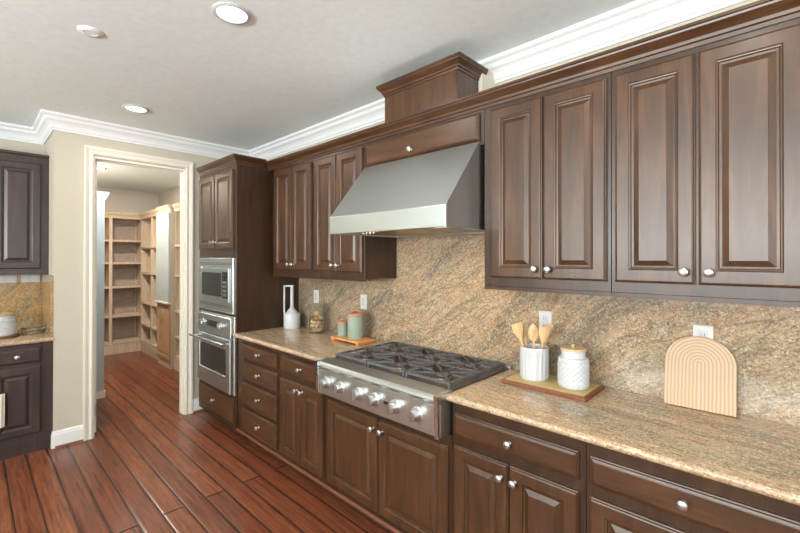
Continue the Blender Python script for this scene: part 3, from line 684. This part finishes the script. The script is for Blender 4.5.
# ---------------------------------------------------------------- things on the left counter
# white jug with loop handle
jx, jy = 1.078, -0.165
jg = thing('loop_handled_jug', (jx, jy, CT), 'white ceramic cruet with a tall rectangular loop handle, beside the oven tower', 'jug')
b = B(); R = 0.073
lathe(b, [(R*0.96, 0), (R, 0.005), (R, 0.130), (R*0.97, 0.134), (R*0.80, 0.134), (R*0.5, 0.160), (R*0.30, 0.180), (0.015, 0.192), (0.014, 0.350), (0.0145, 0.378), (0.013, 0.380)], (jx, jy, CT), 40)
obj('jar', b, M['matte_white'], jg, smooth=True)
b = B(); o0 = Vector((jx, jy, CT)); 
def sbar(p, q, wd=0.006, dp=0.011):
    p, q = Vector(p), Vector(q); d = (q-p).normalized(); s1 = FV*dp; s2 = d.cross(FV).normalized()*wd
    vs = [b.verts.new(c+i*s1+j*s2) for c in (p, q) for i, j in ((-1, -1), (1, -1), (1, 1), (-1, 1))]
    for i in range(4): b.faces.new((vs[i], vs[(i+1) % 4], vs[4+(i+1) % 4], vs[4+i]))
    b.faces.new(vs[:4]); b.faces.new(list(reversed(vs[4:])))
sbar(o0-RV*0.068+Vector((0, 0, 0.131)), o0-RV*0.068+Vector((0, 0, 0.386))); sbar(o0-RV*0.074+Vector((0, 0, 0.380)), o0+RV*0.016+Vector((0, 0, 0.380)), 0.0065)
obj('handle', b, M['matte_white'], jg, bevel=0.002)

# glass jar with shells
gx, gy = 1.430, -0.145
gj = thing('glass_jar', (gx, gy, CT), 'clear glass cylinder jar filled with shells and nuts, below the left outlet', 'jar')
b = B(); R = 0.066; Hg = 0.245
lathe(b, [(R*0.9, 0), (R, 0.004), (R, Hg), (R-0.003, Hg), (R-0.003, 0.008), (R*0.8, 0.007)], (gx, gy, CT), 40); obj('glass', b, M['glass'], gj, smooth=True)
shc = [srgb(222, 190, 120), srgb(232, 224, 210), srgb(196, 140, 96), srgb(150, 96, 64), srgb(214, 176, 150), srgb(236, 210, 150)]
shm = [plain('shell_tone_%d' % i, c, 0.5, amt=0.15, n=120) for i, c in enumerate(shc)]
shn = ['yellow', 'white', 'tan', 'brown', 'pink', 'cream']
cells = []
for lay in range(5):
    n = 5 if lay < 4 else 1
    for k in range(n):
        a = 2*PI*(k+0.5*(lay % 2))/n; rr = 0.036 if lay < 4 else 0.004
        cells.append((gx+rr*math.cos(a), gy+rr*math.sin(a), CT+0.029+lay*0.033, lay, k))
for (x, y, z, lay, k) in cells:
    rad = 0.0195 if lay < 4 else 0.026
    ci = 0 if lay == 4 else (lay*2+k*5) % 6
    b = B(); bmesh.ops.create_icosphere(b, subdivisions=2, radius=rad)
    f = random.random()*6
    for v in b.verts:
        d = v.co.normalized(); v.co = d*rad*(0.93+0.07*math.sin(9*math.atan2(d.y, d.x)+f+4*d.z)); v.co.z *= 0.84
        v.co += Vector((x, y, z))
    o = obj('seashell', b, shm[ci], smooth=True)
    lab = 'large yellow round shell resting on top of the pile in the glass jar' if lay == 4 else '%s rounded shell among the pile inside the clear glass jar' % shn[ci]
    tag(o, lab, 'shell', 'shells in the glass jar')

# footed wooden tray with two sage canisters
tr = thing('footed_tray', (1.97, -0.2, CT), 'small orange-brown wooden footed tray under the two sage canisters', 'tray')
TX_0, TX_1, TY_0, TY_1 = 1.775, 2.105, -0.262, -0.095; TZ = CT+0.017
b = B(); box(b, TX_0, TX_1, TY_0, TY_1, TZ, TZ+0.014); obj('top', b, M['acacia'], tr, bevel=0.004)
for x in (TX_0+0.025, TX_1-0.025):
    b = B(); box(b, x-0.012, x+0.012, TY_0+0.006, TY_1-0.006, CT, TZ-0.0002); obj('foot', b, M['acacia'], tr, bevel=0.003)
ZT = TZ+0.0145
def canister(name, x, y, r, h, label):
    t = thing(name, (x, y, ZT), label, 'canister', 'sage canisters on the footed tray')
    b = B(); lathe(b, [(r*0.95, 0), (r, 0.004), (r, h-0.008), (r*1.03, h-0.006), (r*1.03, h), (r*0.95, h)], (x, y, ZT), 36); obj('jar', b, M['sage'], t, smooth=True)
    b = B(); lathe(b, [(r*0.9, 0), (r*1.0, 0.001), (r*1.0, 0.012), (r*0.93, 0.015), (r*0.3, 0.016)], (x, y, ZT+h+0.0003), 32); ld = obj('lid', b, M['terra'], t, smooth=True)
    b = B(); n = 12; pts = [Vector((0, 0, 0))+RV*r*0.5*math.cos(PI*i/n)+Vector((0, 0, r*0.42*math.sin(PI*i/n))) for i in range(n+1)]
    for p, q in zip(pts[:-1], pts[1:]): tube(b, p+Vector((x, y, ZT+h+0.013)), q+Vector((x, y, ZT+h+0.013)), 0.005, 8)
    obj('lid_loop', b, M['terra'], ld, smooth=True)
canister('ceramic_canister', 1.838, -0.185, 0.040, 0.100, 'small sage green canister with terracotta lid, left on the footed tray')
canister('ceramic_canister', 1.975, -0.175, 0.061, 0.172, 'large sage green canister with terracotta lid, right on the footed tray')

# ---------------------------------------------------------------- left recess: base and upper cabinets, worktop
EF = PX(-0.0205)
def left_base(y0, y1, d0, d1, label, kn):
    t = thing('base_cabinet', (-0.3, (y0+y1)/2, 0), label, 'cabinet')
    b = B(); box(b, -0.64, -0.021, y0+.0005, y1-.0005, 0.075, 0.8695); obj('body', b, M['wood_reflect'], t, bevel=0.0015)
    b = B(); box(b, -0.030, -0.022, y0+.0005, y1-.0005, 0.001, 0.0745); obj('toe_kick', b, M['wood_reflect'], t)
    drawer(t, d0, d1, 0.718, 0.832, EF, ((d0+d1)/2, 0.775), mat='wood_reflect'); door(t, d0, d1, 0.155, 0.688, EF, kn, mat='wood_reflect', s=0.058)
left_base(-2.102, -1.7015, -2.060, -1.775, 'reflection-toned brown base cabinet with one drawer over one door, left of the doorway', (-2.035, 0.640))
left_base(-2.70, -2.104, -2.66, -2.14, 'reflection-toned brown base cabinet further left in the recess, outside the picture', (-2.17, 0.640))
b = B(); prism(b, [(-0.6495, 0.870), (-0.6495, 0.902), (0.004, 0.902), (0.012, 0.898), (0.015, 0.886), (0.012, 0.874), (0.004, 0.870)], 'y', -2.70, -1.7006)
tag(obj('countertop', b, M['granite'], smooth=True), 'granite countertop in the recess left of the doorway', 'countertop')
b = B(); box(b, -0.6495, -0.629, -2.70, -1.7225, 0.9025, 1.402)
tag(obj('backsplash', b, M['splash_end']), 'colourful veined granite backsplash in the recess left of the doorway', 'backsplash')
b = B(); box(b, -0.6285, -0.004, -1.7215, -1.7006, 0.9025, 1.402); 
tag(obj('side_splash', b, M['splash_end']), 'narrow granite side return of the recess backsplash', 'backsplash')
LU = PX(-0.3205)
t = thing('upper_cabinet', (-0.48, -1.95, 1.405), 'reflection-toned brown upper cabinet in the recess left of the doorway, cut by the left edge', 'cabinet')
b = B(); box(b, -0.6495, -0.321, -2.40, -1.7006, 1.405, 2.405); obj('body', b, M['wood_reflect'], t, bevel=0.0015)
door(t, -2.052, -1.752, 1.452, 2.345, LU, (-2.02, 1.50), mat='wood_reflect', s=0.058); door(t, -2.365, -2.060, 1.452, 2.345, LU, (-2.09, 1.50), mat='wood_reflect', s=0.058)
b = B(); box(b, -0.645, -0.306, -2.405, -1.7008, 2.4055, 2.430); obj('top_moulding', b, M['wood_reflect'], t, bevel=0.004)
# outlets under that cabinet (wide plates)
def wide_plate(y0, y1, label):
    z0, z1 = 1.325, 1.397; x = -0.6285
    t = thing('outlet_plate', (x, (y0+y1)/2, z0), label, 'outlet', 'outlet plates under the espresso upper cabinet')
    b = B(); rings(b, [(y0, y1, z0, z1, 0), (y0, y1, z0, z1, 0.003), (y0+.003, y1-.003, z0+.003, z1-.003, 0.006)], PX(x)); obj('plate', b, M['plate'], t)
    b = B(); n = 2
    for k in range(n):
        c = y0+(k+0.5)*(y1-y0)/n; box(b, x+0.0062, x+0.008, c-0.022, c+0.022, z0+0.018, z1-0.018)
    obj('socket_face', b, M['ceramic'], t, bevel=0.0006)
wide_plate(-1.855, -1.728, 'wide white outlet plate under the left upper cabinet, next to the side wall')
wide_plate(-2.010, -1.882, 'wide white outlet plate under the left upper cabinet, at the left edge of the picture')
# canister, board and glass dish
LZ = 0.9025
b = B(); lathe(b, [(0.130, 0), (0.134, 0.003), (0.134, 0.013), (0.130, 0.016)], (-0.28, -2.015, LZ), 48)
tag(obj('round_board', b, M['mahog'], smooth=True), 'round reddish wooden board under the white jar at the left edge', 'board')
b = B(); R = 0.112; seg = 256; rs = []
hs = [(0.94, 0.0, 0), (1.0, 0.005, 0)]+[(1.0, 0.005+0.075*k/30, 1) for k in range(1, 30)]+[(1.0, 0.082, 0), (1.03, 0.088, 0), (1.03, 0.097, 0), (0.97, 0.101, 0), (0.93, 0.104, 0), (0.93, 0.122, 0), (0.9, 0.124, 0), (0.2, 0.126, 0)]
lj = thing('ceramic_jar', (-0.28, -2.015, LZ+0.0165), 'squat white quilted ceramic jar on the recess countertop, cut by the left edge', 'jar')
for r, h, qf in [(r_, h_*1.3, q_) for r_, h_, q_ in hs]:
    rs.append([b.verts.new((-0.28+(R*r+(quilt(i, h) if qf else 0))*math.cos(2*PI*i/seg), -2.015+(R*r+(quilt(i, h) if qf else 0))*math.sin(2*PI*i/seg), LZ+0.0165+h)) for i in range(seg)])
for p, q in zip(rs[:-1], rs[1:]):
    for i in range(seg): b.faces.new((p[i], p[(i+1) % seg], q[(i+1) % seg], q[i]))
b.faces.new(rs[0]); b.faces.new(list(reversed(rs[-1]))); obj('jar', b, M['ceramic'], lj, smooth=True)
b = B(); lathe(b, [(0.095, 0), (0.106, 0.002), (0.104, 0.008), (0.05, 0.012), (0.012, 0.013)], (-0.28, -2.015, LZ+0.1808), 36); obj('lid', b, M['bamboo'], lj, smooth=True)
gd = thing('glass_dish', (-0.30, -1.805, LZ), 'low clear glass dish with a lid, right of the white jar in the recess', 'dish')
b = B(); lathe(b, [(0.050, 0), (0.068, 0.004), (0.074, 0.045), (0.071, 0.045), (0.065, 0.008), (0.045, 0.007)], (-0.30, -1.805, LZ), 36); obj('bowl', b, M['glass'], gd, smooth=True)
b = B(); lathe(b, [(0.076, 0), (0.077, 0.006), (0.070, 0.016), (0.03, 0.024), (0.012, 0.026), (0.012, 0.034), (0.004, 0.037)], (-0.30, -1.805, LZ+0.0455), 36); obj('lid', b, M['glass'], gd, smooth=True)
# hanging cloth at the left edge
b = B(); n = 14; rows = []
for j in range(2):
    pass
pts = []
for i in range(n+1):
    y = -2.085+0.10*i/n; pts.append((0.030+0.006*math.sin(i*1.3), y))
for i in range(n, -1, -1):
    y = -2.085+0.10*i/n; pts.append((0.016+0.006*math.sin(i*1.3), y))
prism(b, pts, 'z', 0.262, 0.515)
tag(obj('hanging_towel', b, M['cloth'], smooth=True, bevel=0.004), 'cream kitchen towel hanging at the left picture edge in front of the left cabinet door', 'towel')

# ---------------------------------------------------------------- pantry furniture
def pantry_crown(path, name, parent):
    b = B(); sweep(b, [(0.0005, 2.19), (0.006, 2.19), (0.008, 2.215), (0.014, 2.235), (0.026, 2.252), (0.030, 2.268), (0.034, 2.270), (0.034, 2.29), (0.0005, 2.29)], path)
    return obj(name, b, M['maple'], parent)
# back unit, faces +x
XB = -3.55
t = thing('pantry_shelving', (-3.7, -0.7, 0), 'pale maple shelf unit standing against the far wall of the pantry', 'shelving')
b = B(); box(b, -3.868, -3.852, -1.575, -0.205, 0.0, 2.2); obj('back_panel', b, M['mapledk'], t)
for y in (-1.56, -1.105, -0.615, -0.165+.0):
    b = B(); box(b, -3.851, XB, y-0.022, y+0.022, 0.0, 2.185); obj('upright', b, M['maple'], t)
pz = (0.175, 0.604, 1.075, 1.465, 1.83)
for z in pz:
    for y0, y1 in ((-1.537, -1.128), (-1.082, -0.638), (-0.592, -0.188)):
        b = B(); box(b, -3.851, XB-0.001, y0, y1, z-0.018, z+0.012); obj('shelf', b, M['maple'], t)
b = B(); box(b, -3.851, XB, -1.58, -0.1425, 2.186, 2.205); obj('top_board', b, M['maple'], t)
b = B(); box(b, XB-0.02, XB+0.012, -1.58, -0.19, 0.001, 0.150); obj('plinth', b, M['maple'], t)
pantry_crown([(XB, -1.579), (XB, -0.2005)], 'crown', t)
# right unit, faces -y
YP = -0.20
t = thing('pantry_shelving', (-2.0, 0.0, 0), 'pale maple shelf unit along the right wall of the pantry', 'shelving')
b = B(); box(b, -3.54, -0.52, 0.143, 0.158, 0.0, 2.2); obj('back_panel', b, M['maple'], t)
for x in (-3.525, -2.98, -2.46, -1.88, -1.20, -0.55):
    b = B(); box(b, x-0.014, x+0.014, YP, 0.142, 0.0, 2.185); obj('upright', b, M['maple'], t)
for z in (0.175, 0.45, 0.81, 1.30, 1.72):
    for x0, x1 in ((-3.510, -2.995), (-2.965, -2.475), (-1.865, -1.215), (-1.185, -0.565)):
        b = B(); box(b, x0, x1, YP+0.001, 0.142, z-0.016, z+0.012); obj('shelf', b, M['maple'], t)
b = B(); box(b, -3.54, -0.52, YP, 0.142, 2.186, 2.205); obj('top_board', b, M['maple'], t)
for x0, x1 in ((-3.52, -2.452), (-1.872, -0.55)):
    b = B(); box(b, x0, x1, YP-0.006, YP+0.015, 0.001, 0.150); obj('plinth', b, M['maple'], t)
pantry_crown([(-3.515, YP), (-2.446, YP)], 'crown', t); pantry_crown([(-1.894, YP), (-0.53, YP)], 'crown', t)
# tall narrow cabinet in the right unit
t = thing('tall_pantry_cabinet', (-2.17, -0.1, 0), 'tall narrow pantry cabinet with pale upper panel and maple lower door', 'cabinet')
b = B(); box(b, -2.444, -1.896, -0.245, 0.142, 0.0, 2.184); obj('body', b, M['maple'], t)
b = B(); rings(b, [(-2.44, -1.90, 0.93, 2.18, 0.0005), (-2.44, -1.90, 0.93, 2.18, 0.030), (-2.436, -1.904, 0.934, 2.176, 0.034)], PY(-0.245)); obj('upper_panel', b, M['pale'], t)
pantry_crown([(-2.444, -0.2455), (-1.896, -0.2455)], 'crown', t)
b = B(); box(b, -2.455, -1.885, -0.300, -0.2455, 0.905, 0.929); obj('ledge', b, M['cream'], t, bevel=0.003)
b = B(); raised(b, -2.435, -1.905, 0.12, 0.90, PY(-0.2455), 0.05); d = obj('lower_door', b, M['mapledoor'], t)
for z in (0.79, 0.70):
    b = B(); tube(b, (-2.26, -0.29, z), (-2.16, -0.29, z), 0.006, 10); tube(b, (-2.25, -0.29, z), (-2.25, -0.266, z), 0.004, 8); tube(b, (-2.17, -0.29, z), (-2.17, -0.266, z), 0.004, 8)
    obj('handle', b, M['nickel'], d, smooth=True)
# left unit seen end on
t = thing('pantry_end_cabinet', (-2.0, -1.35, 0), 'pale painted tall unit with crown just inside the doorway on the left of the pantry', 'cabinet')
b = B(); box(b, -2.60, -1.172, -1.578, -1.142, 0.0, 2.20); obj('body', b, M['pale'], t, bevel=0.002)
b = B(); sweep(b, [(-0.01, 2.19), (0.010, 2.19), (0.012, 2.205), (0.022, 2.222), (0.030, 2.240), (0.034, 2.256), (0.034, 2.275), (-0.01, 2.275)], [(-2.6, -1.142), (-1.172, -1.142), (-1.172, -1.575)], side=-1); obj('crown', b, M['cream'], t)
b = B(); box(b, -2.60, -1.160, -1.578, -1.130, 0.001, 0.075); obj('base_trim', b, M['cream'], t, bevel=0.002)

# ---------------------------------------------------------------- ceiling fittings
def downlight(x, y, label, power, r=0.088, col=(1, 0.95, 0.88)):
    t = thing('recessed_light', (x, y, CH-0.012), label, 'light', 'recessed ceiling lights')
    b = B(); lathe(b, [(r, -0.0005), (r, -0.004), (r*0.93, -0.009), (r*0.80, -0.010), (r*0.76, -0.006), (r*0.76, -0.0005)], (x, y, CH), 40, closed=True); obj('trim_ring', b, M['ceramic'], t, smooth=True)
    b = B(); lathe(b, [(r*0.755, -0.0005), (r*0.755, -0.004), (r*0.5, -0.005)], (x, y, CH), 40); obj('lens', b, M['lamp'], t, smooth=True)
    l = bpy.data.lights.new('recessed_light_glow', 'AREA'); l.shape = 'DISK'; l.size = r*1.5; l.energy = power; l.color = col
    o = bpy.data.objects.new('recessed_light_glow', l); COL.objects.link(o); o.location = (x, y, CH-0.016)
downlight(2.413, -1.313, 'large lit recessed ceiling light nearest the camera, at the top of the picture', 6)
downlight(0.646, -1.282, 'lit recessed ceiling light in the kitchen ceiling in front of the doorway', 6)
downlight(4.20, -1.313, 'added recessed fill light outside the picture over the right counter', 6)  # this and the next two are added, unseen, for illumination and highlights
downlight(2.413, -3.4, 'added recessed fill light outside the picture behind the camera, middle', 7)
downlight(5.0, -3.4, 'added recessed fill light outside the picture behind the camera, right', 7)
downlight(-2.15, -1.02, 'small lit recessed ceiling light inside the pantry', 60, 0.08, (1, 0.9, 0.78))
t = thing('smoke_detector', (1.729, -1.746, CH-0.02), 'small round white detector cover on the ceiling, left of the large light', 'detector')
b = B(); lathe(b, [(0.056, -0.0005), (0.056, -0.003), (0.050, -0.006), (0.02, -0.0065)], (1.729, -1.746, CH), 36); obj('cover', b, M['ceil'], t, smooth=True)
b = B(); lathe(b, [(0.034, -0.0064), (0.034, -0.0075), (0.031, -0.0075), (0.031, -0.0064)], (1.729, -1.746, CH), 32, closed=True); obj('ring', b, M['ceil'], t, smooth=True)
